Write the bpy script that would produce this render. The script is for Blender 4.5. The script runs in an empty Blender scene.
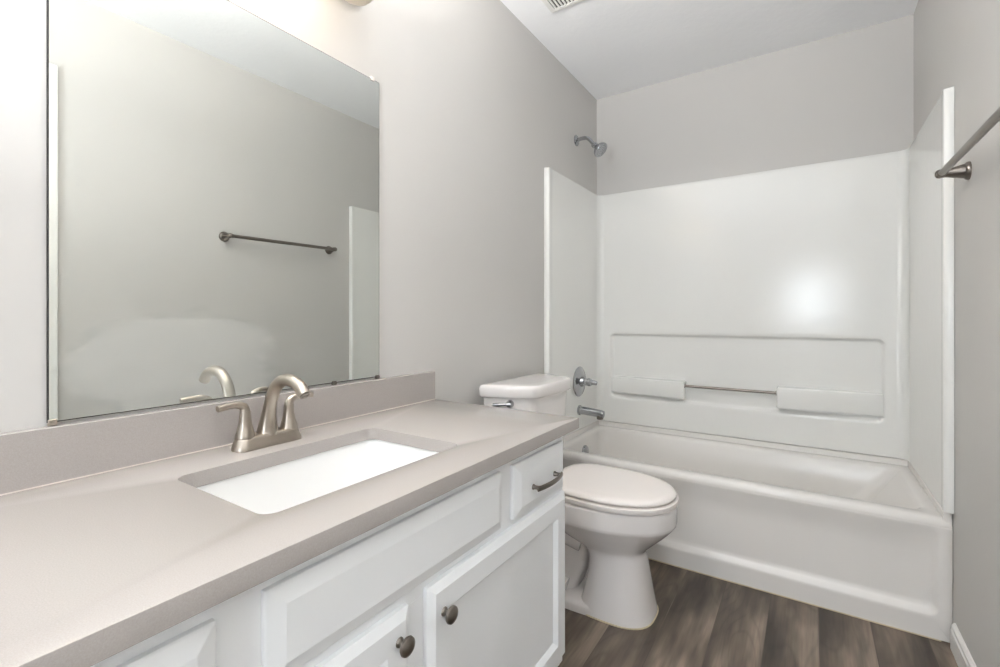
import bpy, bmesh, math, random
from mathutils import Vector, Matrix
random.seed(7)
PI = math.pi
S = bpy.context.scene
COL = S.collection

# ------------------------------------------------------------------ camera
W, D, CE = 1.503, 2.775, 2.435
cam = bpy.data.cameras.new('camera')
cam.sensor_width = 36.0
cam.lens = 465.65 / 1000 * 36
cam.shift_x = 0.0
cam.shift_y = -0.0168
cam.clip_start = 0.01
co = bpy.data.objects.new('camera', cam)
co.location = (1.102, 0.0, 1.074)
co.rotation_euler = (PI / 2, 0, math.radians(33.385))
COL.objects.link(co)
S.camera = co

# ------------------------------------------------------------------ world, exposure, big lights
S.view_settings.view_transform = 'Standard'
S.view_settings.look = 'None'
S.view_settings.gamma = 1.0
S.view_settings.use_curve_mapping = False
S.view_settings.exposure = 0.24
S.cycles.use_denoising = True
S.cycles.max_bounces = 12
S.cycles.diffuse_bounces = 6
S.cycles.glossy_bounces = 6
S.cycles.sample_clamp_indirect = 6.0

wd = bpy.data.worlds.new('sky'); S.world = wd
wd.use_nodes = True
bg = wd.node_tree.nodes['Background']
bg.inputs['Color'].default_value = (0.75, 0.87, 1.0, 1)
bg.inputs['Strength'].default_value = 3.0


def lamp(name, kind, loc, energy, color, size=0.1, size_y=None, rot=(0, 0, 0), parent=None, spread=None):
    l = bpy.data.lights.new(name, kind)
    l.energy = energy
    l.color = color
    if kind == 'AREA':
        l.shape = 'RECTANGLE'
        l.size = size
        l.size_y = size_y or size
        if spread:
            l.spread = spread
    else:
        l.shadow_soft_size = size
    o = bpy.data.objects.new(name, l)
    o.location = loc
    o.rotation_euler = rot
    COL.objects.link(o)
    if parent:
        o.parent = parent
        o.location = Vector(loc) - parent.location
    return o


# fill light outside the added, unseen window, shining in along +y
FRONT_Y = -2.6
UP_W = 43
BULB_W = 20.5
WIN_FILL_W = 46
lamp('added_window_fill', 'AREA', (1.14, FRONT_Y - 0.20, 1.34), WIN_FILL_W, (0.86, 0.93, 1.0), 0.75, 0.95, (PI / 2, 0, 0))

# ------------------------------------------------------------------ materials


def srgb(r, g, b):
    f = lambda c: (c / 255 / 12.92) if c / 255 <= 0.04045 else ((c / 255 + 0.055) / 1.055) ** 2.4
    return (f(r), f(g), f(b), 1)


def new_mat(name):
    m = bpy.data.materials.new(name)
    m.use_nodes = True
    nt = m.node_tree
    return m, nt, nt.nodes['Principled BSDF']


def coords(nt, scale=(1, 1, 1)):
    tc = nt.nodes.new('ShaderNodeTexCoord')
    mp = nt.nodes.new('ShaderNodeMapping')
    mp.inputs['Scale'].default_value = scale
    nt.links.new(tc.outputs['Object'], mp.inputs['Vector'])
    return mp.outputs['Vector']


def noise(nt, vec, scale, detail=4, rough=0.5):
    n = nt.nodes.new('ShaderNodeTexNoise')
    n.inputs['Scale'].default_value = scale
    n.inputs['Detail'].default_value = detail
    n.inputs['Roughness'].default_value = rough
    nt.links.new(vec, n.inputs['Vector'])
    return n.outputs['Fac']


def ramp(nt, fac, stops):
    r = nt.nodes.new('ShaderNodeValToRGB')
    e = r.color_ramp.elements
    while len(e) < len(stops):
        e.new(0.5)
    for i, (p, c) in enumerate(stops):
        e[i].position = p
        e[i].color = c
    nt.links.new(fac, r.inputs['Fac'])
    return r.outputs['Color']


def bump(nt, bsdf, h, strength, dist=0.002):
    b = nt.nodes.new('ShaderNodeBump')
    b.inputs['Strength'].default_value = strength
    b.inputs['Distance'].default_value = dist
    nt.links.new(h, b.inputs['Height'])
    nt.links.new(b.outputs['Normal'], bsdf.inputs['Normal'])


def simple(name, col, rough=0.5, metal=0.0, var=0.03, vscale=6, bscale=None, bstr=0.1, bdist=0.001, coat=0.0, spec=0.5):
    m, nt, b = new_mat(name)
    v = coords(nt)
    n = noise(nt, v, vscale)
    lo = tuple(max(0, c * (1 - var)) for c in col[:3]) + (1,)
    hi = tuple(min(1, c * (1 + var)) for c in col[:3]) + (1,)
    nt.links.new(ramp(nt, n, [(0.3, lo), (0.7, hi)]), b.inputs['Base Color'])
    b.inputs['Roughness'].default_value = rough
    b.inputs['Metallic'].default_value = metal
    b.inputs['Specular IOR Level'].default_value = spec
    b.inputs['Coat Weight'].default_value = coat
    b.inputs['Coat Roughness'].default_value = 0.08
    if bscale:
        bump(nt, b, noise(nt, v, bscale, 3), bstr, bdist)
    return m


M = {}
M['wall'] = simple('wall_paint', srgb(203, 201, 198), 0.65, var=0.008, vscale=2, bscale=130, bstr=0.12, bdist=0.001, spec=0.3)
M['ceiling'] = simple('ceiling_paint', srgb(244, 245, 247), 0.9, var=0.006, vscale=3, bscale=38, bstr=0.35, bdist=0.003, spec=0.2)
M['trim'] = simple('white_trim_paint', srgb(236, 235, 232), 0.35, var=0.01)
M['cabinet'] = simple('white_cabinet_paint', srgb(246, 248, 250), 0.38, var=0.01, vscale=4, bscale=60, bstr=0.03)
M['fiberglass'] = simple('white_fiberglass', srgb(233, 233, 230), 0.18, var=0.008, vscale=3, bscale=22, bstr=0.10, bdist=0.003)
M['tub'] = simple('white_tub_enamel', srgb(228, 225, 221), 0.24, var=0.01, vscale=3, bscale=9, bstr=0.03, bdist=0.003)
M['ceramic'] = simple('white_ceramic', srgb(230, 226, 224), 0.1, var=0.006, coat=0.5)
M['sink'] = simple('sink_porcelain', srgb(236, 236, 235), 0.12, var=0.003, coat=0.4)
M['seat'] = simple('white_seat_plastic', srgb(238, 232, 228), 0.25, var=0.006)
M['nickel'] = simple('brushed_nickel', srgb(172, 163, 152), 0.30, 1.0, var=0.05, vscale=40)
M['nickel_dark'] = simple('brushed_nickel_dark', srgb(130, 123, 116), 0.28, 1.0, var=0.05, vscale=40)
M['chrome'] = simple('chrome', srgb(172, 174, 177), 0.14, 1.0, var=0.02)
M['dark'] = simple('dark_gap', srgb(50, 48, 46), 0.8)
M['caulk'] = simple('aged_caulk', srgb(200, 186, 158), 0.7, var=0.15, vscale=20)
M['pale_caulk'] = simple('pale_caulk', srgb(205, 195, 186), 0.5, var=0.05, vscale=20)
M['clear'] = simple('clear_plastic', srgb(228, 222, 216), 0.15, var=0.01)

# quartz: fine beige speckle, polished
m, nt, b = new_mat('beige_quartz'); v = coords(nt)
n1 = noise(nt, v, 600, 2, 0.7)
c1 = ramp(nt, n1, [(0.30, srgb(163, 157, 153)), (0.5, srgb(168, 162, 158)), (0.74, srgb(174, 168, 164))])
nt.links.new(c1, b.inputs['Base Color'])
b.inputs['Roughness'].default_value = 0.16
M['quartz'] = m

# vinyl plank floor, planks along y
m, nt, b = new_mat('grey_vinyl_plank')
tc = nt.nodes.new('ShaderNodeTexCoord')
mp = nt.nodes.new('ShaderNodeMapping'); mp.inputs['Rotation'].default_value = (0, 0, PI / 2); mp.inputs['Location'].default_value = (0.31, 0.08, 0)
nt.links.new(tc.outputs['Object'], mp.inputs['Vector'])
br = nt.nodes.new('ShaderNodeTexBrick')
br.inputs['Scale'].default_value = 1.0
br.inputs['Brick Width'].default_value = 2.6
br.inputs['Row Height'].default_value = 0.152
br.inputs['Mortar Size'].default_value = 0.0012
br.inputs['Mortar Smooth'].default_value = 0.2
br.inputs['Bias'].default_value = 0.0
br.offset = 0.37
br.inputs['Color1'].default_value = (0.0, 0.0, 0.0, 1)
br.inputs['Color2'].default_value = (1, 1, 1, 1)
br.inputs['Mortar'].default_value = (0.5, 0.5, 0.5, 1)
nt.links.new(mp.outputs['Vector'], br.inputs['Vector'])
# per plank offset of the grain
va = nt.nodes.new('ShaderNodeVectorMath'); va.operation = 'MULTIPLY_ADD'
va.inputs[1].default_value = (3.1, 7.3, 0)
nt.links.new(br.outputs['Color'], va.inputs[0])
nt.links.new(tc.outputs['Object'], va.inputs[2])
mg = nt.nodes.new('ShaderNodeMapping'); mg.inputs['Scale'].default_value = (7, 1.5, 1)
nt.links.new(va.outputs[0], mg.inputs['Vector'])
g1 = noise(nt, mg.outputs['Vector'], 1.3, 3, 0.5)
ms_ = nt.nodes.new('ShaderNodeMapping'); ms_.inputs['Scale'].default_value = (34, 2.2, 1)
nt.links.new(va.outputs[0], ms_.inputs['Vector'])
g3 = noise(nt, ms_.outputs['Vector'], 1.0, 4, 0.55)
# cathedral figure: bands bent by a slow noise
mw = nt.nodes.new('ShaderNodeMapping'); mw.inputs['Scale'].default_value = (5.0, 1.1, 1)
nt.links.new(va.outputs[0], mw.inputs['Vector'])
nw = nt.nodes.new('ShaderNodeTexNoise'); nw.inputs['Scale'].default_value = 1.1; nw.inputs['Detail'].default_value = 1.5
nt.links.new(mw.outputs['Vector'], nw.inputs['Vector'])
mm = nt.nodes.new('ShaderNodeMath'); mm.operation = 'MULTIPLY'; mm.inputs[1].default_value = 26.0
nt.links.new(nw.outputs['Fac'], mm.inputs[0])
wv = nt.nodes.new('ShaderNodeMath'); wv.operation = 'PINGPONG'; wv.inputs[1].default_value = 1.0
nt.links.new(mm.outputs[0], wv.inputs[0])
mf = nt.nodes.new('ShaderNodeMapping'); mf.inputs['Scale'].default_value = (150, 5, 1)
nt.links.new(va.outputs[0], mf.inputs['Vector'])
g2 = noise(nt, mf.outputs['Vector'], 1.0, 3, 0.6)
col = ramp(nt, g1, [(0.34, srgb(54, 46, 39)), (0.46, srgb(80, 71, 62)), (0.55, srgb(102, 91, 80)), (0.66, srgb(136, 124, 111))])


def mixc(nt, mode, fac, a, bb):
    x = nt.nodes.new('ShaderNodeMix'); x.data_type = 'RGBA'; x.blend_type = mode
    x.inputs[0].default_value = fac
    nt.links.new(a, x.inputs[6]); nt.links.new(bb, x.inputs[7])
    return x.outputs[2]


scol = ramp(nt, g3, [(0.30, (0.70, 0.69, 0.68, 1)), (0.5, (0.98, 0.98, 0.98, 1)), (0.68, (1.22, 1.21, 1.2, 1))])
col = mixc(nt, 'MULTIPLY', 0.85, col, scol)
wcol = ramp(nt, wv.outputs[0], [(0.0, (0.74, 0.73, 0.72, 1)), (0.35, (1, 1, 1, 1)), (1, (1.04, 1.04, 1.04, 1))])
col = mixc(nt, 'MULTIPLY', 0.7, col, wcol)
fcol = ramp(nt, g2, [(0.3, (0.76, 0.76, 0.76, 1)), (0.65, (1.12, 1.08, 1.08, 1))])
col = mixc(nt, 'MULTIPLY', 0.6, col, fcol)
pcol = ramp(nt, br.outputs['Color'], [(0.0, (0.90, 0.89, 0.88, 1)), (1, (1.08, 1.07, 1.06, 1))])
col = mixc(nt, 'MULTIPLY', 1.0, col, pcol)
seam = ramp(nt, br.outputs['Fac'], [(0.0, (1, 1, 1, 1)), (1.0, (0.80, 0.79, 0.78, 1))])
col = mixc(nt, 'MULTIPLY', 1.0, col, seam)
nt.links.new(col, b.inputs['Base Color'])
b.inputs['Roughness'].default_value = 0.42
bump(nt, b, g2, 0.08, 0.001)
M['floor'] = m

# mirror silver with a wiped-dry haze smear on the glass
m, nt, b = new_mat('mirror_silver')
b.inputs['Metallic'].default_value = 1.0
b.inputs['Roughness'].default_value = 0.0
b.inputs['Base Color'].default_value = srgb(228, 231, 228)
tc = nt.nodes.new('ShaderNodeTexCoord')
ms = nt.nodes.new('ShaderNodeMapping'); ms.inputs['Scale'].default_value = (1, 3.4, 5.6)
ms.inputs['Location'].default_value = (0, 3.4 * 0.150, -5.6 * 0.080)
nt.links.new(tc.outputs['Object'], ms.inputs['Vector'])
gr = nt.nodes.new('ShaderNodeTexGradient'); gr.gradient_type = 'SPHERICAL'
nt.links.new(ms.outputs['Vector'], gr.inputs['Vector'])
mn = nt.nodes.new('ShaderNodeMapping'); mn.inputs['Scale'].default_value = (1, 3.2, 9); mn.inputs['Rotation'].default_value = (0.45, 0, 0)
nt.links.new(tc.outputs['Object'], mn.inputs['Vector'])
sn = noise(nt, mn.outputs['Vector'], 1.8, 3, 0.5)
mu = nt.nodes.new('ShaderNodeMath'); mu.operation = 'MULTIPLY'
nt.links.new(gr.outputs['Fac'], mu.inputs[0]); nt.links.new(sn, mu.inputs[1])
hz = ramp(nt, mu.outputs[0], [(0.13, (0, 0, 0, 1)), (0.19, (0.15, 0.15, 0.15, 1)), (0.5, (0.20, 0.20, 0.20, 1))])
df = nt.nodes.new('ShaderNodeBsdfDiffuse'); df.inputs['Color'].default_value = srgb(225, 226, 222)
mx = nt.nodes.new('ShaderNodeMixShader')
nt.links.new(hz, mx.inputs[0]); nt.links.new(b.outputs[0], mx.inputs[1]); nt.links.new(df.outputs[0], mx.inputs[2])
nt.links.new(mx.outputs[0], nt.nodes['Material Output'].inputs['Surface'])
M['mirror'] = m

# frosted lamp glass (lit) and bulb
m, nt, b = new_mat('lit_frosted_glass')
b.inputs['Base Color'].default_value = srgb(240, 226, 205)
b.inputs['Roughness'].default_value = 0.4
b.inputs['Emission Color'].default_value = (1.0, 0.83, 0.62, 1)
b.inputs['Emission Strength'].default_value = 8.0
M['shade'] = m
M['shade_off'] = simple('unlit_frosted_glass', srgb(232, 218, 198), 0.35)
m, nt, b = new_mat('lit_bulb')
b.inputs['Emission Color'].default_value = (1.0, 0.88, 0.72, 1)
b.inputs['Emission Strength'].default_value = 6
M['bulb'] = m
m, nt, b = new_mat('lit_dome')
b.inputs['Emission Color'].default_value = (1.0, 0.95, 0.9, 1)
b.inputs['Emission Strength'].default_value = 2.0
M['dome'] = m

# glass of the added window: clear with a slight reflection
m, nt, b = new_mat('added_window_glass')
tr = nt.nodes.new('ShaderNodeBsdfTransparent')
gl = nt.nodes.new('ShaderNodeBsdfGlossy'); gl.inputs['Roughness'].default_value = 0.02
mx = nt.nodes.new('ShaderNodeMixShader'); mx.inputs[0].default_value = 0.06
nt.links.new(tr.outputs[0], mx.inputs[1]); nt.links.new(gl.outputs[0], mx.inputs[2])
nt.links.new(mx.outputs[0], nt.nodes['Material Output'].inputs['Surface'])
M['added_pane'] = m

# ------------------------------------------------------------------ mesh helpers


def link(name, bm, m, parent=None, smooth=35, bev=None, sub=None):
    """one mesh object; vertices are in world space and shifted to the parent's origin"""
    bmesh.ops.remove_doubles(bm, verts=bm.verts, dist=1e-6)
    bmesh.ops.recalc_face_normals(bm, faces=bm.faces)
    off = Vector((0, 0, 0))
    p = parent
    while p is not None:
        off += p.location
        p = p.parent
    if parent is None and bm.verts:
        pass
    bmesh.ops.translate(bm, verts=bm.verts, vec=-off)
    me = bpy.data.meshes.new(name)
    bm.to_mesh(me); bm.free()
    me.materials.append(m)
    if smooth:
        me.shade_smooth()
        me.set_sharp_from_angle(angle=math.radians(smooth))
    o = bpy.data.objects.new(name, me)
    COL.objects.link(o)
    if parent is not None:
        o.parent = parent
    if bev:
        md = o.modifiers.new('bevel', 'BEVEL'); md.width = bev; md.segments = 3
        md.limit_method = 'ANGLE'; md.angle_limit = math.radians(50)
        md.harden_normals = False
    if sub:
        md = o.modifiers.new('subdivision', 'SUBSURF'); md.levels = sub; md.render_levels = sub
    return o


def thing(name, label, cat, loc, group=None):
    o = bpy.data.objects.new(name, None)
    o.empty_display_size = 0.05
    o.location = loc
    COL.objects.link(o)
    o['label'] = label; o['category'] = cat
    if group:
        o['group'] = group
    return o


def tag(o, label, cat, group=None):
    o['label'] = label; o['category'] = cat
    if group:
        o['group'] = group
    return o


def struct(o, label=None):
    o['kind'] = 'structure'
    if label:
        o['label'] = label
    return o


def BM():
    return bmesh.new()


def box(bm, x0, x1, y0, y1, z0, z1):
    vs = [bm.verts.new((x, y, z)) for x in (x0, x1) for y in (y0, y1) for z in (z0, z1)]
    for f in ((0, 1, 3, 2), (4, 6, 7, 5), (0, 4, 5, 1), (2, 3, 7, 6), (0, 2, 6, 4), (1, 5, 7, 3)):
        bm.faces.new([vs[i] for i in f])
    return vs


def loft(bm, rings, caps=(True, True), closed=False):
    """rings: lists of 3D points (same count), bridged in order"""
    rv = [[bm.verts.new(p) for p in r] for r in rings]
    n = len(rv[0])
    pairs = list(zip(rv[:-1], rv[1:]))
    if closed:
        pairs.append((rv[-1], rv[0]))
    for a, c in pairs:
        for i in range(n):
            j = (i + 1) % n
            bm.faces.new((a[i], a[j], c[j], c[i]))
    if not closed:
        if caps[0]:
            bm.faces.new(list(reversed(rv[0])))
        if caps[1]:
            bm.faces.new(rv[-1])
    return rv


def rrect(u0, u1, v0, v1, r, n=6):
    """rounded rectangle, 4*(n+1) points ccw"""
    r = max(1e-5, min(r, (u1 - u0) / 2 - 1e-5, (v1 - v0) / 2 - 1e-5))
    pts = []
    for cx, cy, a0 in ((u1 - r, v1 - r, 0), (u0 + r, v1 - r, PI / 2), (u0 + r, v0 + r, PI), (u1 - r, v0 + r, 1.5 * PI)):
        for k in range(n + 1):
            a = a0 + PI / 2 * k / n
            pts.append((cx + r * math.cos(a), cy + r * math.sin(a)))
    return pts


def frame_from(axis):
    a = Vector(axis).normalized()
    h = Vector((0, 0, 1)) if abs(a.z) < 0.9 else Vector((1, 0, 0))
    u = a.cross(h).normalized()
    w = a.cross(u).normalized()
    return a, u, w


def lathe(bm, base, axis, prof, n=28, caps=(True, True), squash=(1, 1)):
    """prof: list of (distance along the axis, radius)"""
    a, u, w = frame_from(axis)
    base = Vector(base)
    rings = []
    for t, r in prof:
        rings.append([base + a * t + (u * math.cos(2 * PI * k / n) * squash[0] + w * math.sin(2 * PI * k / n) * squash[1]) * max(r, 1e-5) for k in range(n)])
    return loft(bm, rings, caps)


def spline(pts, n=8):
    """Catmull-Rom through tuples of any length"""
    P = [pts[0]] + list(pts) + [pts[-1]]
    out = []
    for i in range(1, len(P) - 2):
        for k in range(n):
            t = k / n
            q = []
            for c in range(len(pts[0])):
                p0, p1, p2, p3 = P[i - 1][c], P[i][c], P[i + 1][c], P[i + 2][c]
                q.append(0.5 * (2 * p1 + (p2 - p0) * t + (2 * p0 - 5 * p1 + 4 * p2 - p3) * t * t + (3 * p1 - p0 - 3 * p2 + p3) * t ** 3))
            out.append(tuple(q))
    out.append(tuple(pts[-1]))
    return out


def tube(bm, pts, rads, n=16, squash=None, caps=(True, True)):
    """pts path; rads radius per point (or one); squash=(side, other) multipliers"""
    pts = [Vector(p) for p in pts]
    if not hasattr(rads, '__len__'):
        rads = [rads] * len(pts)
    tan = []
    for i in range(len(pts)):
        a = pts[max(0, i - 1)]; c = pts[min(len(pts) - 1, i + 1)]
        tan.append((c - a).normalized())
    a, u, w = frame_from(tan[0])
    rings = []
    for i, p in enumerate(pts):
        t = tan[i]
        u = (u - t * u.dot(t)).normalized()
        w = t.cross(u)
        s = squash[i] if squash else (1, 1)
        rings.append([p + (u * math.cos(2 * PI * k / n) * s[0] + w * math.sin(2 * PI * k / n) * s[1]) * rads[i] for k in range(n)])
    return loft(bm, rings, caps)


def prism(bm, poly, z0, z1):
    loft(bm, [[(x, y, z0) for x, y in poly], [(x, y, z1) for x, y in poly]])


# ------------------------------------------------------------------ room shell
bm = BM(); box(bm, -0.1, W + 0.9, FRONT_Y - 0.1, D + 0.1, -0.1, 0)
struct(link('floor', bm, M['floor'], smooth=0))
bm = BM(); box(bm, -0.1, W + 0.1, FRONT_Y - 0.1, D + 0.1, CE, CE + 0.1)
struct(link('ceiling', bm, M['ceiling'], smooth=0))
bm = BM(); box(bm, -0.1, 0, FRONT_Y - 0.1, D + 0.1, 0, CE)
struct(link('wall_left', bm, M['wall'], smooth=0))
bm = BM(); box(bm, 0, W, D, D + 0.1, 0, CE)
struct(link('wall_back', bm, M['wall'], smooth=0))
DY0, DY1, DZ = -0.25, 0.543, 2.050      # door opening in the right wall
bm = BM()
box(bm, W, W + 0.1, FRONT_Y - 0.1, DY0, 0, CE)
box(bm, W, W + 0.1, DY0, DY1, DZ, CE)
box(bm, W, W + 0.1, DY1, D + 0.1, 0, CE)
struct(link('wall_right', bm, M['wall'], smooth=0))
WX0, WX1, WZ0, WZ1 = 0.86, 1.42, 0.95, 1.72   # opening for the added window, unseen behind the camera
bm = BM()
box(bm, 0, W, FRONT_Y - 0.1, FRONT_Y, 0, WZ0)
box(bm, 0, W, FRONT_Y - 0.1, FRONT_Y, WZ1, CE)
box(bm, 0, WX0, FRONT_Y - 0.1, FRONT_Y, WZ0, WZ1)
box(bm, WX1, W, FRONT_Y - 0.1, FRONT_Y, WZ0, WZ1)
struct(link('wall_front', bm, M['wall'], smooth=0))

# unseen window behind the camera, added to let fill light in
wn = bpy.data.objects.new('added_window_1', None); wn.location = (1.08, FRONT_Y, WZ0); COL.objects.link(wn); struct(wn)
bm = BM()
for a in ((WX0, WX0 + .04, WZ0, WZ1), (WX1 - .04, WX1, WZ0, WZ1), (WX0 + .04, WX1 - .04, WZ0, WZ0 + .04), (WX0 + .04, WX1 - .04, WZ1 - .04, WZ1), (WX0 + .04, WX1 - .04, 1.315, 1.355)):
    box(bm, a[0], a[1], FRONT_Y - .08, FRONT_Y - .02, a[2], a[3])
link('added_window_frame', bm, M['trim'], wn, bev=.003)
bm = BM(); box(bm, WX0 + .04, WX1 - .04, FRONT_Y - .052, FRONT_Y - .048, WZ0 + .04, 1.315); box(bm, WX0 + .04, WX1 - .04, FRONT_Y - .052, FRONT_Y - .048, 1.355, WZ1 - .04)
link('added_pane', bm, M['added_pane'], wn, smooth=0)
bm = BM(); box(bm, WX0 - .04, WX1 + .03, FRONT_Y - .02, FRONT_Y + .03, WZ0 - .02, WZ0)
link('added_window_sill', bm, M['trim'], wn, bev=.004)

# door in the right wall (its casing is the white strip at the mirror's left end)
dr = bpy.data.objects.new('door_1', None); dr.location = (W, 0.15, 0); COL.objects.link(dr); struct(dr)
bm = BM()
cw = .057
box(bm, W - .018, W, DY1 - .002, DY1 + cw, 0, DZ + cw)
box(bm, W - .018, W, DY0 - cw, DY0 + .002, 0, DZ + cw)
box(bm, W - .018, W, DY0 + .002, DY1 - .002, DZ - .002, DZ + cw)
link('door_casing', bm, M['trim'], dr, bev=.004)
bm = BM()
rings = []
fx = W + .012
for u, x, r in ((0, fx + .035, 0), (0, fx, 0)):
    rings.append([(x, y, z) for y, z in rrect(DY0 + .004, DY1 - .004, .01, DZ - .004, .0005)])
loft(bm, rings)
for (z0, z1) in ((.25, 1.0), (1.12, 1.88)):
    rr = []
    for ins, x in ((0, fx + .001), (.004, fx - .006), (.02, fx - .006), (.03, fx - .001)):
        rr.append([(x, y, z) for y, z in rrect(DY0 + .13 + ins, DY1 - .13 - ins, z0 + ins, z1 - ins, .004)])
    loft(bm, rr)
link('door_leaf', bm, M['trim'], dr)
bm = BM(); lathe(bm, (fx + .002, DY0 + .07, .95), (-1, 0, 0), [(0, .03), (.004, .031), (.008, .012), (.03, .011), (.036, .02), (.05, .027), (.062, .024), (.068, .01)])
link('door_knob', bm, M['nickel'], dr)


def baseboard(name, run, h=.085, t=.013):
    """run: function (along, out, z) -> point ; profile with an eased top"""
    (a0, a1), f = run
    prof = [(0, 0), (t, 0), (t, h * .72), (t * .8, h * .78), (t * .8, h * .9), (t * .35, h), (0, h)]
    bm = BM()
    loft(bm, [[f(a, o, z) for o, z in prof] for a in (a0, a1)])
    return struct(link(name, bm, M['trim'], smooth=25))


baseboard('baseboard_right', ((DY1 + cw, 2.063), lambda a, o, z: (W - o, a, z)))
baseboard('baseboard_left', ((1.215, 2.06), lambda a, o, z: (o, a, z)))
baseboard('baseboard_front', ((.0, W), lambda a, o, z: (a, FRONT_Y + o, z)))
baseboard('baseboard_door', ((FRONT_Y + .02, DY0 - cw), lambda a, o, z: (W - o, a, z)))

# ------------------------------------------------------------------ bathtub
SY = 2.072      # front edge of the surround
TY = 2.088     # face of the skirt
tub = thing('bathtub', 'white alcove bathtub with recessed apron along the end wall', 'bathtub', (W / 2, 2.45, 0))
bm = BM()
X0, X1, Y1 = 0.0015, W - .0015, D - .004
rim = .405


def tring(x0, x1, y0, y1, z, r):
    return [(x, y, z) for x, y in rrect(x0, x1, y0, y1, r, 8)]


rings = [
    tring(X0, X1, TY + .03, Y1, .34, .004),
    tring(X0, X1, TY + .001, Y1, .372, .004),
    tring(X0, X1, TY + .0005, Y1, .384, .006),
    tring(X0, X1, TY + .004, Y1, .395, .008),
    tring(X0, X1, TY + .011, Y1, .4025, .008),
    tring(X0 + .002, X1 - .002, TY + .022, Y1 - .002, rim, .01),
    tring(.048, W - .055, TY + .060, D - .062, rim - .001, .05),
    tring(.054, W - .065, TY + .068, D - .070, rim - .006, .05),
    tring(.058, W - .075, TY + .073, D - .075, rim - .02, .05),
    tring(.064, W - .135, TY + .085, D - .088, .30, .055),
    tring(.074, W - .225, TY + .098, D - .102, .16, .07),
    tring(.095, W - .275, TY + .115, D - .118, .105, .08),
    tring(.150, W - .330, TY + .145, D - .148, .085, .08),
    tring(.30, W - .55, TY + .25, D - .25, .080, .06),
]
loft(bm, rings, (False, True))
link('basin', bm, M['tub'], tub, smooth=50)
# apron: recessed panel with a rounded corner, skirt at the floor
bm = BM()


def aring(x0, x1, z0, z1, y, r):
    return [(x, y, z) for x, z in rrect(x0, x1, z0, z1, r, 8)]


rings = [
    aring(X0, X1, 0.002, .378, TY + .10, .001),
    aring(X0, X1, 0.002, .378, TY + .003, .001),
    aring(X0 + .003, X1 - .003, 0.004, .377, TY + .000, .002),
    aring(.045, 1.480, .066, .376, TY + .000, .034),
    aring(.055, 1.470, .074, .374, TY + .000, .030),
    aring(.060, 1.465, .080, .366, TY + .002, .028),
    aring(.070, 1.455, .094, .318, TY + .015, .024),
    aring(.077, 1.448, .101, .290, TY + .0195, .020),
    aring(.090, 1.435, .114, .270, TY + .0205, .014),
]
loft(bm, rings)
link('apron', bm, M['tub'], tub, smooth=50)
# vertical end flanges of the tub up to the surround seam
bm = BM()
for s in (0, 1):
    xa, xb = (.001, .024) if s == 0 else (W - .024, W - .001)
    box(bm, xa, xb, TY + .004, D - .01, .004, .4315)
box(bm, .001, W - .001, D - .0285, Y1, rim - .05, .4305)
link('wall_flange', bm, M['tub'], tub, bev=.006)
bm = BM(); lathe(bm, (.0625, 2.438, .318), (1, 0, .06), [(0, .036), (.006, .037), (.012, .033), (.015, .024), (.016, .001)])
link('overflow_plate', bm, M['chrome'], tub)
bm = BM(); lathe(bm, (.33, 2.44, .0795), (0, 0, 1), [(0, .034), (.003, .034), (.005, .028), (.004, .01), (.004, .001)])
link('drain', bm, M['chrome'], tub)
bm = BM(); tube(bm, [(.5, TY - .001, .002), (.8, TY - .001, .002), (1.2, TY - .0005, .002), (W - .03, TY - .001, .002)], .0022, 8)
link('caulk_line', bm, M['caulk'], tub)

# ------------------------------------------------------------------ tub surround
SZ0, SZ1 = .434, 1.824
PT = .027           # thickness
sr = thing('tub_surround', 'glossy white three-sided wall surround standing above the bathtub', 'shower surround', (W / 2, D - .01, SZ0))


def side_stations():
    """(y at the wall, y of the face, depth from the wall, top) from the front edge to the inner corner"""
    R = .038
    st = [(SY, SY, .004, SZ1 - .022), (SY, SY, .012, SZ1 - .016), (SY, SY + .0015, .020, SZ1 - .009), (SY, SY + .005, .0255, SZ1 - .004), (SY + .004, SY + .012, PT, SZ1),
          (SY + .012, SY + .022, PT - .0005, SZ1), (SY + .022, SY + .036, PT - .004, SZ1), (SY + .05, SY + .06, PT - .004, SZ1)]
    cx, cy = PT - .004 + R, D - PT - R
    st.append((cy - .02, cy - .02, PT - .004, SZ1))
    for k in range(0, 11):
        a = PI - PI / 2 * k / 10
        st.append((cy + (D - .0015 - cy) * k / 10, cy + R * math.sin(a), cx + R * math.cos(a), SZ1))
    return st, cx


for s in (1, -1):
    st, cxx = side_stations()
    X = (lambda v: v) if s > 0 else (lambda v: W - v)
    bm = BM()
    secs = []
    for i, (yw, yfc, d, zt) in enumerate(st):
        corner = yfc > D - PT - .039
        xb = .0015 if not corner else .0015 + (d - PT + .004) * .999
        # section: foot at the wall, foot at the face, eased top edge, top at the wall
        e = .005
        k = max(0.0, min(1.0, (yfc - (D - PT - .038)) / .038)) if corner else 0
        nx, ny = math.cos(k * PI / 2), math.sin(k * PI / 2)
        dd = max(.002, d - xb - .001)
        ee = min(e, dd * .5)
        secs.append([(X(xb), yw, SZ0), (X(d), yfc, SZ0), (X(d), yfc, zt - e), (X(d - ee * .3 * nx), yfc + ee * .3 * ny, zt - e * .3), (X(d - ee * nx), yfc + ee * ny, zt), (X(xb), yw, zt)])
    loft(bm, secs)
    link('side_panel', bm, M['fiberglass'], sr, smooth=40)
# back panel with the long rounded recess
bx0, bx1 = cxx, W - cxx
yf = D - PT
bm = BM()


def bring(x0, x1, z0, z1, y, r):
    return [(x, y, z) for x, z in rrect(x0, x1, z0, z1, r, 8)]


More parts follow.
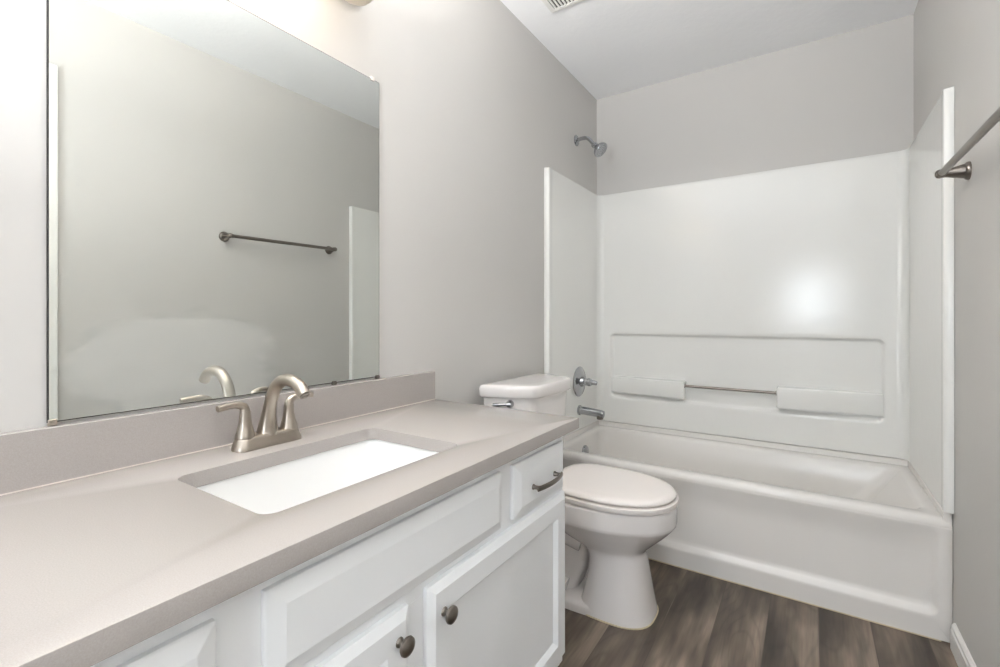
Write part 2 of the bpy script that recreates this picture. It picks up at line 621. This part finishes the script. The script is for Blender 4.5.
rings = [
    bring(bx0, bx1, SZ0, SZ1, D - .0015, .0005),
    bring(bx0, bx1, SZ0, SZ1 - .0, yf + .008, .0005),
    bring(bx0, bx1, SZ0 + .0005, SZ1 - .0015, yf + .0015, .0005),
    bring(bx0, bx1, SZ0 + .001, SZ1 - .005, yf, .0005),
    bring(bx0 + .004, bx1 - .004, SZ0 + .012, SZ1 - .016, yf, .0005),
    bring(.088, 1.412, .570, .990, yf, .036),
    bring(.098, 1.402, .585, .974, yf, .030),
    bring(.101, 1.399, .589, .970, yf + .002, .028),
    bring(.108, 1.392, .600, .963, yf + .016, .024),
    bring(.112, 1.388, .604, .959, yf + .018, .022),
    bring(.122, 1.378, .614, .949, yf + .018, .018),
]
loft(bm, rings)
link('back_panel', bm, M['fiberglass'], sr, smooth=40)


def ledge(x0, x1, z0, z1, out, inner):
    """soap ledge: stands out most at its inner end, fades into the panel at the outer end"""
    bm = BM()
    rings = []
    N = 14
    for k in range(N + 1):
        t = k / N                      # 0 = inner end, 1 = outer end
        x = inner + ((x1 if inner == x0 else x0) - inner) * t
        o = out * (1 - .85 * t)
        e = 0.0
        if k == 0:
            e = .006
        if k == N:
            o = .001
        zz0, zz1 = z0 + e, z1 - e
        y = yf - o + e
        r = min(.010, (o + .02) * .4)
        sec = [(x, yf + .0175, zz1 + .004), (x, y + r * 1.3, zz1)]
        for j in range(5):
            a = PI / 2 * j / 4
            sec.append((x, y + r - r * math.sin(a), zz1 - r + r * math.cos(a)))
        for j in range(5):
            a = PI / 2 * j / 4
            sec.append((x, y + r - r * math.cos(a), zz0 + r - r * math.sin(a)))
        sec += [(x, yf + .0175, zz0)]
        rings.append(sec)
        if k == 0:
            inn = inner + (.006 if x1 > x0 and inner == x0 else -.006)
            e = 0
            sec2 = []
            for p in sec:
                dz = .006 if p[2] > (z0 + z1) / 2 else -.006
                sec2.append((inn, p[1] - .006 if p[1] < yf else p[1], p[2] + dz))
            rings.append(sec2)
    loft(bm, rings)
    link('soap_ledge', bm, M['fiberglass'], sr, smooth=40)


ledge(.112, .536, .615, .712, .045, .536)
ledge(.975, 1.394, .615, .720, .045, .975)
bm = BM()
tube(bm, [(.530, yf - .026, .690), (.98, yf - .026, .690)], .0075, 14)
for x in (.5365, .9745):
    lathe(bm, (x - .003, yf - .026, .690), (1, 0, 0), [(0, .0125), (.006, .0125)])
link('grab_bar', bm, M['nickel_dark'], sr)

# ------------------------------------------------------------------ shower fittings on the left end wall
t = thing('shower_head', 'chrome shower head on a bent arm high on the wall above the tub', 'shower head', (0, 2.462, 2.08))
bm = BM(); lathe(bm, (0, 2.462, 2.08), (1, 0, 0), [(0, .030), (.004, .031), (.009, .026), (.013, .012), (.014, .010)])
link('flange', bm, M['chrome'], t)
arm = spline([(.005, 2.462, 2.08), (.035, 2.462, 2.085), (.072, 2.462, 2.078), (.110, 2.462, 2.034)], 8)
bm = BM(); tube(bm, arm, .0105, 16)
link('shower_arm', bm, M['chrome'], t)
hd = Vector((.72, -.12, -.68)).normalized()
bm = BM(); lathe(bm, (.104, 2.462, 2.040), hd, [(0, .012), (.004, .0165), (.018, .017), (.021, .014), (.028, .0145), (.038, .024), (.054, .039), (.062, .043), (.068, .0435), (.071, .041)])
link('spray_body', bm, M['chrome'], t)
bm = BM(); lathe(bm, Vector((.104, 2.462, 2.040)) + hd * .0705, hd, [(0, .037), (.002, .036), (.003, .02), (.0035, .001)])
for k in range(3):
    for j in range(6 + 5 * k):
        a = 2 * PI * j / (6 + 5 * k)
        _, u, w_ = frame_from(hd)
        r = .008 + .011 * k
        lathe(bm, Vector((.104, 2.462, 2.040)) + hd * .0725 + (u * math.cos(a) + w_ * math.sin(a)) * r, hd, [(0, .002), (.003, .0014)], 8)
link('spray_face', bm, M['chrome'], t)

xi = PT - .004     # inner face of the side panel
t = thing('tub_faucet_valve', 'round chrome shower valve with lever handle above the tub spout', 'shower valve', (xi, 2.452, .707))
bm = BM(); lathe(bm, (xi, 2.452, .707), (1, 0, 0), [(0, .084), (.003, .085), (.007, .080), (.010, .060), (.014, .034), (.016, .030)], 40)
link('escutcheon', bm, M['chrome'], t)
bm = BM(); lathe(bm, (xi + .014, 2.452, .707), (1, 0, 0), [(0, .029), (.012, .027), (.020, .024), (.022, .020), (.040, .020), (.044, .023), (.058, .022), (.063, .015), (.064, .001)])
link('valve_stem', bm, M['chrome'], t)
bm = BM(); p = spline([(xi + .068, 2.452, .707), (xi + .085, 2.458, .706), (xi + .105, 2.463, .702)], 6)
tube(bm, p, [.017, .0165, .016, .0155, .015, .0145, .014, .0135, .013, .0125, .012, .0115, .007])
link('lever_handle', bm, M['chrome'], t)
t = thing('tub_spout', 'chrome tub spout on the side panel below the round valve', 'tub spout', (xi, 2.452, .545))
pts = spline([(xi, 2.452, .545), (xi + .03, 2.452, .5445), (xi + .085, 2.452, .541), (xi + .124, 2.452, .538), (xi + .142, 2.452, .5355), (xi + .147, 2.452, .535)], 6)
rads = [.0235 - .0045 * i / (len(pts) - 1) for i in range(len(pts))]
rads[-1] = .012; rads[-2] = .0155; rads[-3] = .0175
bm = BM(); tube(bm, pts, rads, 20)
link('spout_body', bm, M['chrome'], t)
bm = BM(); lathe(bm, (xi + .124, 2.452, .530), (0.05, 0, -1), [(0, .0185), (.021, .018), (.023, .015), (.020, .013), (.016, .001)])
link('spout_outlet', bm, M['nickel_dark'], t)
bm = BM(); lathe(bm, (xi, 2.452, .545), (1, 0, 0), [(0, .028), (.008, .028), (.011, .024)])
link('flange', bm, M['chrome'], t)

# ------------------------------------------------------------------ toilet
TC = 1.690      # centre line y
to = thing('toilet', 'white two-piece toilet with closed lid between the vanity and the bathtub', 'toilet', (.38, TC, 0))


def egg(xb, xf, hw, z, n=48, back=2.6, front=2.15, split=.42):
    """plan outline: squarish towards the tank, rounded at the front"""
    cx = xb + (xf - xb) * split
    pts = []
    for k in range(n):
        a = 2 * PI * k / n
        c, s = math.cos(a), math.sin(a)
        e = front if c >= 0 else back
        L = (xf - cx) if c >= 0 else (cx - xb)
        px = cx + L * math.copysign(abs(c) ** (2 / e), c)
        py = TC + hw * math.copysign(abs(s) ** (2 / e), s)
        pts.append((px, py, z))
    return pts


def rings_spline(rows, n=5):
    return [egg(*(r[1:4]), r[0], back=r[4], front=r[5]) for r in spline(rows, n)]


bm = BM()
# front pedestal and bowl, one flowing surface: z, x back, x front, half width, back/front exponents
rows = [(.000, .39, .650, .122, 3.8, 2.8), (.012, .39, .650, .122, 3.8, 2.8), (.05, .40, .642, .116, 3.8, 2.8), (.12, .415, .630, .104, 3.6, 2.8),
        (.19, .42, .618, .094, 3.4, 2.7), (.222, .40, .614, .093, 3.2, 2.5), (.240, .36, .624, .103, 2.8, 2.3), (.270, .30, .655, .130, 2.6, 2.2), (.305, .25, .692, .160, 2.6, 2.15),
        (.334, .22, .717, .1805, 2.7, 2.15), (.344, .216, .7215, .184, 2.7, 2.15), (.352, .215, .7225, .185, 2.8, 2.15), (.385, .215, .7225, .185, 2.8, 2.15), (.404, .215, .7215, .184, 2.8, 2.15)]
R = rings_spline(rows, 4)
R.append(egg(.225, .712, .175, .410, back=2.8, front=2.15))
loft(bm, R)
# foot running back under the tank
rows = [(.000, .10, .60, .126, 5, 3), (.022, .10, .60, .126, 5, 3), (.032, .105, .59, .120, 5, 3), (.036, .12, .58, .10, 5, 3)]
loft(bm, [egg(*(r[1:4]), r[0], back=r[4], front=r[5]) for r in rows])
# rear leg carrying the tank deck
rows = [(.02, .11, .36, .088, 4, 3), (.12, .105, .40, .075, 4, 3), (.24, .09, .42, .080, 4, 3), (.33, .072, .40, .125, 4, 3), (.385, .068, .40, .155, 5, 4), (.402, .068, .40, .158, 5, 4)]
loft(bm, rings_spline(rows, 4))
link('bowl', bm, M['ceramic'], to, smooth=60)
# trapway bulge on both sides
for s in (-1, 1):
    bm = BM()
    p = spline([(.40, TC + s * .062, .235), (.30, TC + s * .075, .262), (.205, TC + s * .078, .225), (.185, TC + s * .078, .14), (.24, TC + s * .080, .075), (.34, TC + s * .078, .045)], 8)
    tube(bm, p, [.040 + .008 * math.sin(PI * i / (len(p) - 1)) for i in range(len(p))], 18)
    link('trapway', bm, M['ceramic'], to, smooth=60)
    bm = BM(); lathe(bm, (.30, TC + s * .106, .030), (0, 0, 1), [(0, .016), (.010, .015), (.018, .009), (.020, .001)], 20)
    link('bolt_cap', bm, M['seat'], to)
# yellowed caulk bead round the foot
bm = BM()
ring = egg(.389, .6515, .1235, .002, back=3.8, front=2.8)
front = [Vector(p) for p in ring]
N = len(front)
for k in range(N):
    a, c = front[k], front[(k + 1) % N]
tor = []
for k in range(N):
    tdir = (front[(k + 1) % N] - front[k - 1]).normalized()
    nrm = Vector((tdir.y, -tdir.x, 0))
    tor.append([front[k] + nrm * .0028 * math.cos(q) + Vector((0, 0, 1)) * .0028 * math.sin(q) for q in [2 * PI * j / 8 for j in range(8)]])
loft(bm, tor, closed=True)
link('caulk_line', bm, M['caulk'], to)
# seat ring and lid
bm = BM()
o1 = lambda z, g: egg(.275 + g, .728 - g, .186 - g, z, back=3.4, front=2.15, split=.46)
i1 = lambda z, g: egg(.355 - g, .640 + g, .115 + g, z, back=2.2, front=2.1, split=.46)
loft(bm, [o1(.413, .014), o1(.4145, .003), o1(.424, 0), o1(.4305, .001), o1(.4325, .006), i1(.4325, .008), i1(.430, .001), i1(.418, 0), i1(.413, .005)], closed=True)
link('seat', bm, M['seat'], to, smooth=50)
bm = BM()
L = lambda z, g: egg(.268 + g * .8, .720 - g, .180 - g, z, back=3.6, front=2.15, split=.46)
loft(bm, [L(.4375, .020), L(.438, .003), L(.441, .0005), L(.445, 0), L(.451, .003), L(.455, .010), L(.4575, .03), L(.459, .08), L(.4595, .14)])
link('lid', bm, M['seat'], to, smooth=50)
for s in (-1, 1):
    bm = BM(); lathe(bm, (.262, TC + s * .075 - .022, .430), (0, 1, 0), [(0, .010), (.003, .0125), (.041, .0125), (.044, .010)])
    box(bm, .250, .275, TC + s * .075 - .016, TC + s * .075 + .016, .408, .425)
    link('hinge', bm, M['seat'], to)


def tank_outline(x0, x1, hb, hf, z, r=.03, bow=.010):
    """wide at the wall (half width hb at x0), sides drawing in to a narrower bowed front (hf at x1)"""
    V = Vector
    a, b, c = V((x0, hb)), V((x0 + .02, hb + .002)), V((x1 - .002, hf))
    half = [(x0, hb - .012), (x0 + .003, hb - .003), (x0 + .012, hb)]
    d1 = (c - b).normalized()
    p0 = c - d1 * r * .9
    for k in range(1, 6):
        q = b + (p0 - b) * k / 5
        half.append((q.x, q.y))
    p1 = V((x1 + bow * .30, hf - r * .9))
    for k in range(1, 7):
        t_ = k / 6
        q = p0 * (1 - t_) ** 2 + c * 2 * t_ * (1 - t_) + p1 * t_ ** 2
        half.append((q.x, q.y))
    N = 6
    for k in range(1, N):
        t_ = 1 - k / N
        half.append((x1 + bow * (.30 + .70 * (1 - t_ ** 2)), (hf - r * .9) * t_))
    return [(x, TC + y, z) for x, y in half] + [(x1 + bow, TC, z)] + [(x, TC - y, z) for x, y in reversed(half)]


bm = BM()
rows = [(.408, .074, .205, .191, .123), (.412, .066, .218, .203, .133), (.45, .062, .226, .211, .139), (.60, .058, .236, .221, .147), (.766, .056, .241, .226, .152)]
loft(bm, [tank_outline(r[1], r[2], r[3], r[4], r[0]) for r in rows])
link('tank', bm, M['ceramic'], to, smooth=45)
bm = BM()
rows = [(.764, .056, .246, .231, .155), (.766, .050, .255, .239, .162), (.772, .048, .258, .242, .165), (.799, .048, .258, .242, .165), (.8075, .050, .2565, .2405, .164), (.8115, .053, .253, .237, .161), (.8130, .062, .244, .227, .152), (.8135, .07, .20, .19, .12)]
loft(bm, [tank_outline(r[1], r[2], r[3], r[4], r[0]) for r in rows])
link('tank_lid', bm, M['ceramic'], to, smooth=50)
bm = BM()
on = Vector((.36, -.93, 0)).normalized()          # outward from the slanting side of the tank
al = Vector((-.93, -.36, 0)).normalized()         # along that side towards the wall
bp = Vector((.158, TC - .187, .742))
lathe(bm, bp - on * .006, on, [(0, .015), (.010, .015), (.016, .012), (.026, .010), (.030, .009)])
p = spline([tuple(bp + on * .018 - al * .006), tuple(bp + on * .022 + al * .012), tuple(bp + on * .022 + al * .035 + Vector((0, 0, -.001))), tuple(bp + on * .020 + al * .062 + Vector((0, 0, -.004)))], 6)
tube(bm, p, [.0085] * 6 + [.0065] * 6 + [.0075] * 7, 14)
link('flush_lever', bm, M['chrome'], to)

# ------------------------------------------------------------------ vanity cabinet
VY0, VY1 = -.035, 1.205
FX = .521          # face frame front
DX = .539          # door fronts
ST = .787          # counter top
SB = .757          # underside of the slab
va_ = thing('vanity_cabinet', 'long white bathroom vanity cabinet with raised-edge doors under the beige countertop', 'cabinet', (.26, .585, 0))
bm = BM()
box(bm, .005, FX - .019, VY0, VY0 + .016, .0, SB - .002)
box(bm, .005, FX - .019, VY1 - .016, VY1, .0, SB - .002)
box(bm, .005, FX - .019, VY0 + .016, VY1 - .016, .095, .111)
box(bm, .005, .012, VY0 + .016, VY1 - .016, .111, SB - .002)
link('carcass', bm, M['cabinet'], va_, bev=.001)
bm = BM(); box(bm, FX - .09, FX - .075, VY0 + .016, VY1 - .016, 0, .095)
link('toe_kick', bm, M['cabinet'], va_, bev=.001)
bm = BM()
SP = [(-.035, .0), (.25, .35), (.85, .95), (1.150, 1.205)]
for y0, y1 in SP:
    box(bm, FX - .019, FX, y0, y1, .095, SB - .002)
box(bm, FX - .019, FX - .0002, VY0, VY1, .715, SB - .0022)
box(bm, FX - .019, FX - .0003, VY0, VY1, .570, .615)
box(bm, FX - .019, FX - .0002, VY0, VY1, .0952, .14)
box(bm, FX - .019, FX - .0004, .575, .63, .14, .57)
link('face_frame', bm, M['cabinet'], va_, bev=.0015)


def fring(y0, y1, z0, z1, x, ins, r=.001):
    return [(x, y, z) for y, z in rrect(y0 + ins, y1 - ins, z0 + ins, z1 - ins, r, 3)]


def slab_front(name, y0, y1, z0, z1):
    bm = BM()
    loft(bm, [fring(y0, y1, z0, z1, FX + .0004, 0), fring(y0, y1, z0, z1, FX + .008, 0, .002), fring(y0, y1, z0, z1, FX + .0095, .002, .002), fring(y0, y1, z0, z1, DX - .0005, .0225, .002),
              fring(y0, y1, z0, z1, DX, .024, .002)])
    return link(name, bm, M['cabinet'], va_, smooth=9)


def panel_door(y0, y1, z0, z1):
    bm = BM()
    loft(bm, [fring(y0, y1, z0, z1, FX + .0004, 0), fring(y0, y1, z0, z1, FX + .009, 0, .002), fring(y0, y1, z0, z1, FX + .0105, .002, .002), fring(y0, y1, z0, z1, DX - .002, .012, .002),
              fring(y0, y1, z0, z1, DX, .015, .002), fring(y0, y1, z0, z1, DX, .056, .001), fring(y0, y1, z0, z1, DX - .002, .058, .001), fring(y0, y1, z0, z1, DX - .009, .066, .001), fring(y0, y1, z0, z1, DX - .0105, .067, .001)])
    return link('door', bm, M['cabinet'], va_, smooth=9)


slab_front('drawer_front', .925, 1.190, .598, .726)
slab_front('false_front', .328, .875, .600, .726)
slab_front('drawer_front', -.02, .270, .598, .722)
d1 = panel_door(.628, 1.198, .124, .583)
d2 = panel_door(.010, .582, .124, .580)


def knob(y, z, parent):
    bm = BM()
    lathe(bm, (DX - .0005, y, z), (1, 0, 0), [(0, .0085), (.0025, .008), (.005, .0055), (.010, .005), (.013, .0075), (.0155, .0145), (.018, .016), (.0215, .0152), (.0245, .011), (.026, .0055), (.0262, .001)])
    link('knob', bm, M['nickel_dark'], parent)


knob(.666, .526, d1)
knob(.552, .535, d2)


def pull(y0, y1, z, parent):
    bm = BM()
    for y in (y0, y1):
        lathe(bm, (DX - .0005, y, z), (1, 0, 0), [(0, .007), (.003, .0065), (.006, .005), (.014, .005), (.018, .006), (.021, .004)])
    pts = []
    for k in range(17):
        tt = -1 + 2 * k / 16
        y = (y0 + y1) / 2 + tt * ((y1 - y0) / 2 + .008)
        pts.append((DX + .018 + .009 * (1 - tt * tt), y, z))
    tube(bm, pts, [.0065] * 17, 14, squash=[(.55, 1)] * 17)
    link('drawer_pull', bm, M['nickel_dark'], parent)


drs = [o for o in va_.children if o.name.startswith('drawer_front')]
pull(1.003, 1.118, .655, drs[0])
pull(.07, .185, .655, drs[1])

# ------------------------------------------------------------------ countertop
CX1, CY0, CY1 = .561, -.04, 1.231
ct = thing('countertop', 'long beige quartz countertop with low backsplash on the white vanity', 'countertop', (.28, .59, SB))
bm = BM()
hx0, hx1, hy0, hy1 = .158, .452, .373, .828


def cring(ins, z, hole=False):
    if hole:
        return [(x, y, z) for x, y in rrect(hx0 - ins, hx1 + ins, hy0 - ins, hy1 + ins, .024 + ins, 8)]
    return [(x, y, z) for x, y in rrect(.001 + ins, CX1 - ins, CY0 + ins, CY1 - ins, .002, 8)]


loft(bm, [cring(.001, SB), cring(0, SB + .001), cring(0, ST - .002), cring(.0006, ST - .0006), cring(.002, ST),
          cring(.0015, ST, True), cring(.0003, ST - .0006, True), cring(0, ST - .002, True), cring(0, SB + .001, True), cring(.001, SB, True)], closed=True)
link('slab', bm, M['quartz'], ct, smooth=40)
bm = BM(); box(bm, .001, .021, CY0, CY1, ST + .0002, .884)
link('backsplash', bm, M['quartz'], ct, bev=.0015)
bm = BM(); tube(bm, [(.0213, CY0 + .002, ST + .0003), (.0213, .5, ST + .0003), (.0213, CY1 - .002, ST + .0003)], .0015, 8)
link('caulk_line', bm, M['pale_caulk'], ct)

# ------------------------------------------------------------------ sink
sk = thing('undermount_sink', 'white rectangular undermount sink set into the beige countertop', 'sink', (.305, .60, SB - .15))
bm = BM()


def sring(g, z, r):
    return [(x, y, z) for x, y in rrect(hx0 - g, hx1 + g, hy0 - g, hy1 + g, r, 8)]


e = .0004
loft(bm, [sring(.022, SB - .010, .05), sring(.022, SB - .001, .05), sring(.004, SB - .001, .028), sring(.003, SB - .004, .027), sring(-.002, SB - .03, .028), sring(-.012, SB - .085, .04), sring(-.025, SB - .118, .05), sring(-.05, SB - .132, .05), sring(-.11, SB - .136, .03),
          ], (False, True))
loft(bm, [sring(.022, SB - .010, .05), sring(.012, SB - .012, .045), sring(.006, SB - .05, .04), sring(-.004, SB - .10, .05), sring(-.03, SB - .145, .05)], (False, True))
link('basin', bm, M['sink'], sk, smooth=55)
bm = BM(); lathe(bm, (.305, .60, SB - .1358), (0, 0, 1), [(0, .030), (.003, .031), (.005, .026), (.003, .018), (.004, .001)])
link('drain', bm, M['nickel'], sk)

# ------------------------------------------------------------------ faucet
FY, FXC = .590, .085
fa = thing('bathroom_faucet', 'brushed nickel two-handle faucet with high arched spout behind the sink', 'faucet', (FXC, FY, ST))
bm = BM()


def fr(hx, hy, z):
    return [(FXC + x, FY + y, z) for x, y in rrect(-hx, hx, -hy, hy, hx * .95, 8)]


loft(bm, [fr(.0265, .078, ST + .0002), fr(.0265, .078, ST + .004), fr(.0245, .076, ST + .010), fr(.0215, .0725, ST + .020), fr(.0195, .070, ST + .026), fr(.017, .067, ST + .0275)])
link('base_plate', bm, M['nickel'], fa, smooth=45)
bm = BM()
sp = spline([(FXC - .002, FY, ST + .024), (FXC + .001, FY, ST + .055), (FXC + .010, FY, ST + .092), (FXC + .028, FY, ST + .126), (FXC + .058, FY, ST + .147), (FXC + .094, FY, ST + .149), (FXC + .122, FY, ST + .138), (FXC + .138, FY, ST + .122)], 6)
ns = len(sp)
rad = []
for i in range(ns):
    tt = i / (ns - 1)
    r = .0135 + .011 * max(0, 1 - tt / .30) ** 1.6
    rad.append(r)
tube(bm, sp, rad, 22)
link('spout', bm, M['nickel'], fa, smooth=50)
bm = BM(); lathe(bm, Vector(sp[-1]) + Vector((-.0007, 0, .0007)), (.68, 0, -.73), [(0, .0105), (.003, .0105), (.0035, .008), (.001, .007), (.001, .0005)])
link('aerator', bm, M['nickel_dark'], fa)
for s in (-1, 1):
    hy = FY + s * .051
    bm = BM()
    lathe(bm, (FXC, hy, ST + .024), (0, 0, 1), [(0, .0205), (.003, .0205), (.010, .0185), (.024, .0145), (.040, .0118), (.054, .0112), (.058, .0108)], 26)
    h = link('handle', bm, M['nickel'], fa, smooth=45)
    bm = BM()
    p = spline([(FXC, hy, ST + .079), (FXC, hy + s * .003, ST + .091), (FXC + .001, hy + s * .018, ST + .0985), (FXC + .003, hy + s * .038, ST + .0985), (FXC + .005, hy + s * .059, ST + .0965)], 6)
    n_ = len(p)
    tube(bm, p, [.0106 - .0040 * min(1, i / (n_ - 1) * 1.6) for i in range(n_)], 16, squash=[(1, 1)] * n_)
    link('lever', bm, M['nickel'], h, smooth=50)

# ------------------------------------------------------------------ mirror
MY0, MY1, MZ0, MZ1 = .2414, .990, .890, 1.792
mi = thing('wall_mirror', 'large frameless mirror on the wall above the vanity, smeared near its bottom', 'mirror', (.003, .616, MZ0))
bm = BM(); box(bm, .0012, .0052, MY0, MY1, MZ0, MZ1)
link('edge_glass', bm, M['dark'], mi, smooth=0)
bm = BM()
vs = box(bm, .0054, .0066, MY0 + .002, MY1 - .002, MZ0 + .002, MZ1 - .002)
link('mirror_glass', bm, M['mirror'], mi, smooth=0)


def clip(y, z, m, up):
    bm = BM()
    zz = z
    box(bm, .0012, .010, y - .006, y + .006, min(zz, zz - up * .005), max(zz, zz - up * .006))
    box(bm, .0070, .010, y - .006, y + .006, min(zz, zz + up * .0055), max(zz, zz + up * .0055))
    link('mirror_clip', bm, m, mi, bev=.001)


clip(MY0 + .006, MZ0, M['nickel'], 1)
clip(.826, MZ0, M['nickel_dark'], 1)
clip(MY1 - .008, MZ0, M['nickel_dark'], 1)
clip(MY1 - .028, MZ1, M['clear'], -1)
clip(MY0 + .05, MZ1, M['clear'], -1)

# ------------------------------------------------------------------ towel bar
tb = thing('towel_bar', 'brushed nickel towel bar with flared posts on the right wall beside the tub', 'towel bar', (W, 1.58, 1.507))
bx = 1.441
YA, YB = 1.262, 1.912
bm = BM(); tube(bm, [(bx, YA, 1.500), (bx, YB, 1.506)], .0095, 16)
link('bar', bm, M['nickel_dark'], tb)
for y, s, zb in ((YA, 1, 1.500), (YB, -1, 1.506)):
    bm = BM()
    lathe(bm, (W, y, zb), (-1, 0, 0), [(0, .0265), (.004, .027), (.008, .0255), (.012, .021), (.016, .0205), (.03, .017), (.048, .0125), (.054, .0118), (.060, .0125), (.066, .0135), (.072, .0115), (.076, .006), (.0765, .001)], 28)
    link('post', bm, M['nickel_dark'], tb)
    bm = BM(); lathe(bm, (bx, y - s * .004, zb), (0, s, 0), [(0, .0095), (.004, .0125), (.014, .0125), (.020, .0105), (.024, .009)])
    link('collar', bm, M['nickel_dark'], tb)

# ------------------------------------------------------------------ ceiling exhaust vent
ev = thing('exhaust_fan_grille', 'white slatted exhaust fan grille on the ceiling', 'ceiling vent', (.275, 1.74, CE))
VX0, VX1, VV0, VV1 = .150, .400, 1.62, 1.87
bm = BM()
vr = lambda ins, z, r: [(x, y, z) for x, y in rrect(VX0 + ins, VX1 - ins, VV0 + ins, VV1 - ins, r, 4)]
loft(bm, [vr(0, CE - .0005, .006), vr(0, CE - .0025, .006), vr(.006, CE - .0068, .006), vr(.012, CE - .0075, .005), vr(.024, CE - .0075, .003), vr(.024, CE - .0005, .003)], closed=True)
link('grille_frame', bm, M['trim'], ev)
bm = BM(); box(bm, VX0 + .024, VX1 - .024, VV0 + .024, VV1 - .024, CE - .0022, CE - .0006)
link('fan_housing', bm, M['dark'], ev, smooth=0)
nsl = 13
sx = (VX1 - VX0 - .048) / nsl
for k in range(nsl):
    bm = BM()
    x = VX0 + .024 + sx * (k + .5)
    box(bm, x - .0046, x + .0046, VV0 + .0235, VV1 - .0235, CE - .0072, CE - .0026)
    link('slat', bm, M['trim'], ev, bev=.0012)

# ------------------------------------------------------------------ vanity light (only the lowest edge of one shade enters the picture)
vl = thing('vanity_light', 'wall light above the mirror with cream frosted glass cup shades', 'wall lamp', (0, .60, 2.02))
bm = BM()
loft(bm, [[(x, y, z) for y, z in rrect(.28 + i_, .92 - i_, 1.982 + i_, 2.072 - i_, .03, 6)] for x, i_ in ((.0005, 0), (.014, 0), (.022, .006), (.025, .02))])
link('back_plate', bm, M['nickel'], vl)
for y, lit in ((.385, True), (.60, True), (.800, False)):
    bm = BM()
    p = spline([(.020, y, 2.027), (.045, y, 2.017), (.062, y, 2.007)], 6)
    tube(bm, p, .009, 14)
    lathe(bm, (.055, y, 2.010), (1, 0, -.15), [(0, .012), (.006, .020), (.014, .021), (.018, .015)])
    link('lamp_arm', bm, M['nickel'], vl)
    bm = BM()
    lathe(bm, (.130, y, 1.893), (0, 0, 1), [(0, .004), (.001, .020), (.006, .034), (.016, .044), (.04, .052), (.08, .058), (.125, .064), (.150, .070), (.152, .068), (.148, .062), (.10, .055), (.04, .045), (.02, .034), (.012, .018), (.010, .002)], 32, (True, True))
    link('lamp_shade', bm, M['shade'] if lit else M['shade_off'], vl, smooth=60)
    bm = BM()
    lathe(bm, (.130, y, 1.900), (0, 0, 1), [(0, .012), (.02, .013), (.04, .022), (.06, .028), (.08, .026), (.095, .014), (.098, .002)], 20)
    link('bulb', bm, M['bulb'] if lit else M['shade_off'], vl, smooth=60)
    if lit:
        lamp('bulb_light', 'AREA', (.130, y, 2.046), BULB_W, (1.0, .98, .955), .08, rot=(PI, 0, 0), parent=vl)

# ------------------------------------------------------------------ uplighter added behind the camera, unseen, to fill by ceiling bounce
PX, PY, PZ = .62, -.75, 1.22
cl = thing('added_floor_lamp', 'white uplighter floor lamp added unseen behind the camera as fill light', 'added fill lamp', (PX, PY, 0))
bm = BM(); lathe(bm, (PX, PY, .0005), (0, 0, 1), [(0, .13), (.012, .13), (.02, .12), (.026, .02), (.03, .012)], 32)
link('added_lamp_base', bm, M['nickel'], cl)
bm = BM(); lathe(bm, (PX, PY, .026), (0, 0, 1), [(0, .012), (PZ - .08, .012)], 16)
link('added_lamp_pole', bm, M['nickel'], cl)
bm = BM(); lathe(bm, (PX, PY, PZ + .05), (0, 0, -1), [(0, .205), (.02, .195), (.06, .16), (.09, .11), (.105, .05), (.108, .004), (.102, .004), (.099, .05), (.084, .108), (.055, .155), (.018, .188), (0, .198)], 40, (False, False))
link('added_lamp_bowl', bm, M['trim'], cl, smooth=60)
lamp('added_bowl_light', 'AREA', (PX, PY, PZ + .045), UP_W, (.93, .965, 1.0), .24, rot=(PI, 0, 0), parent=cl)
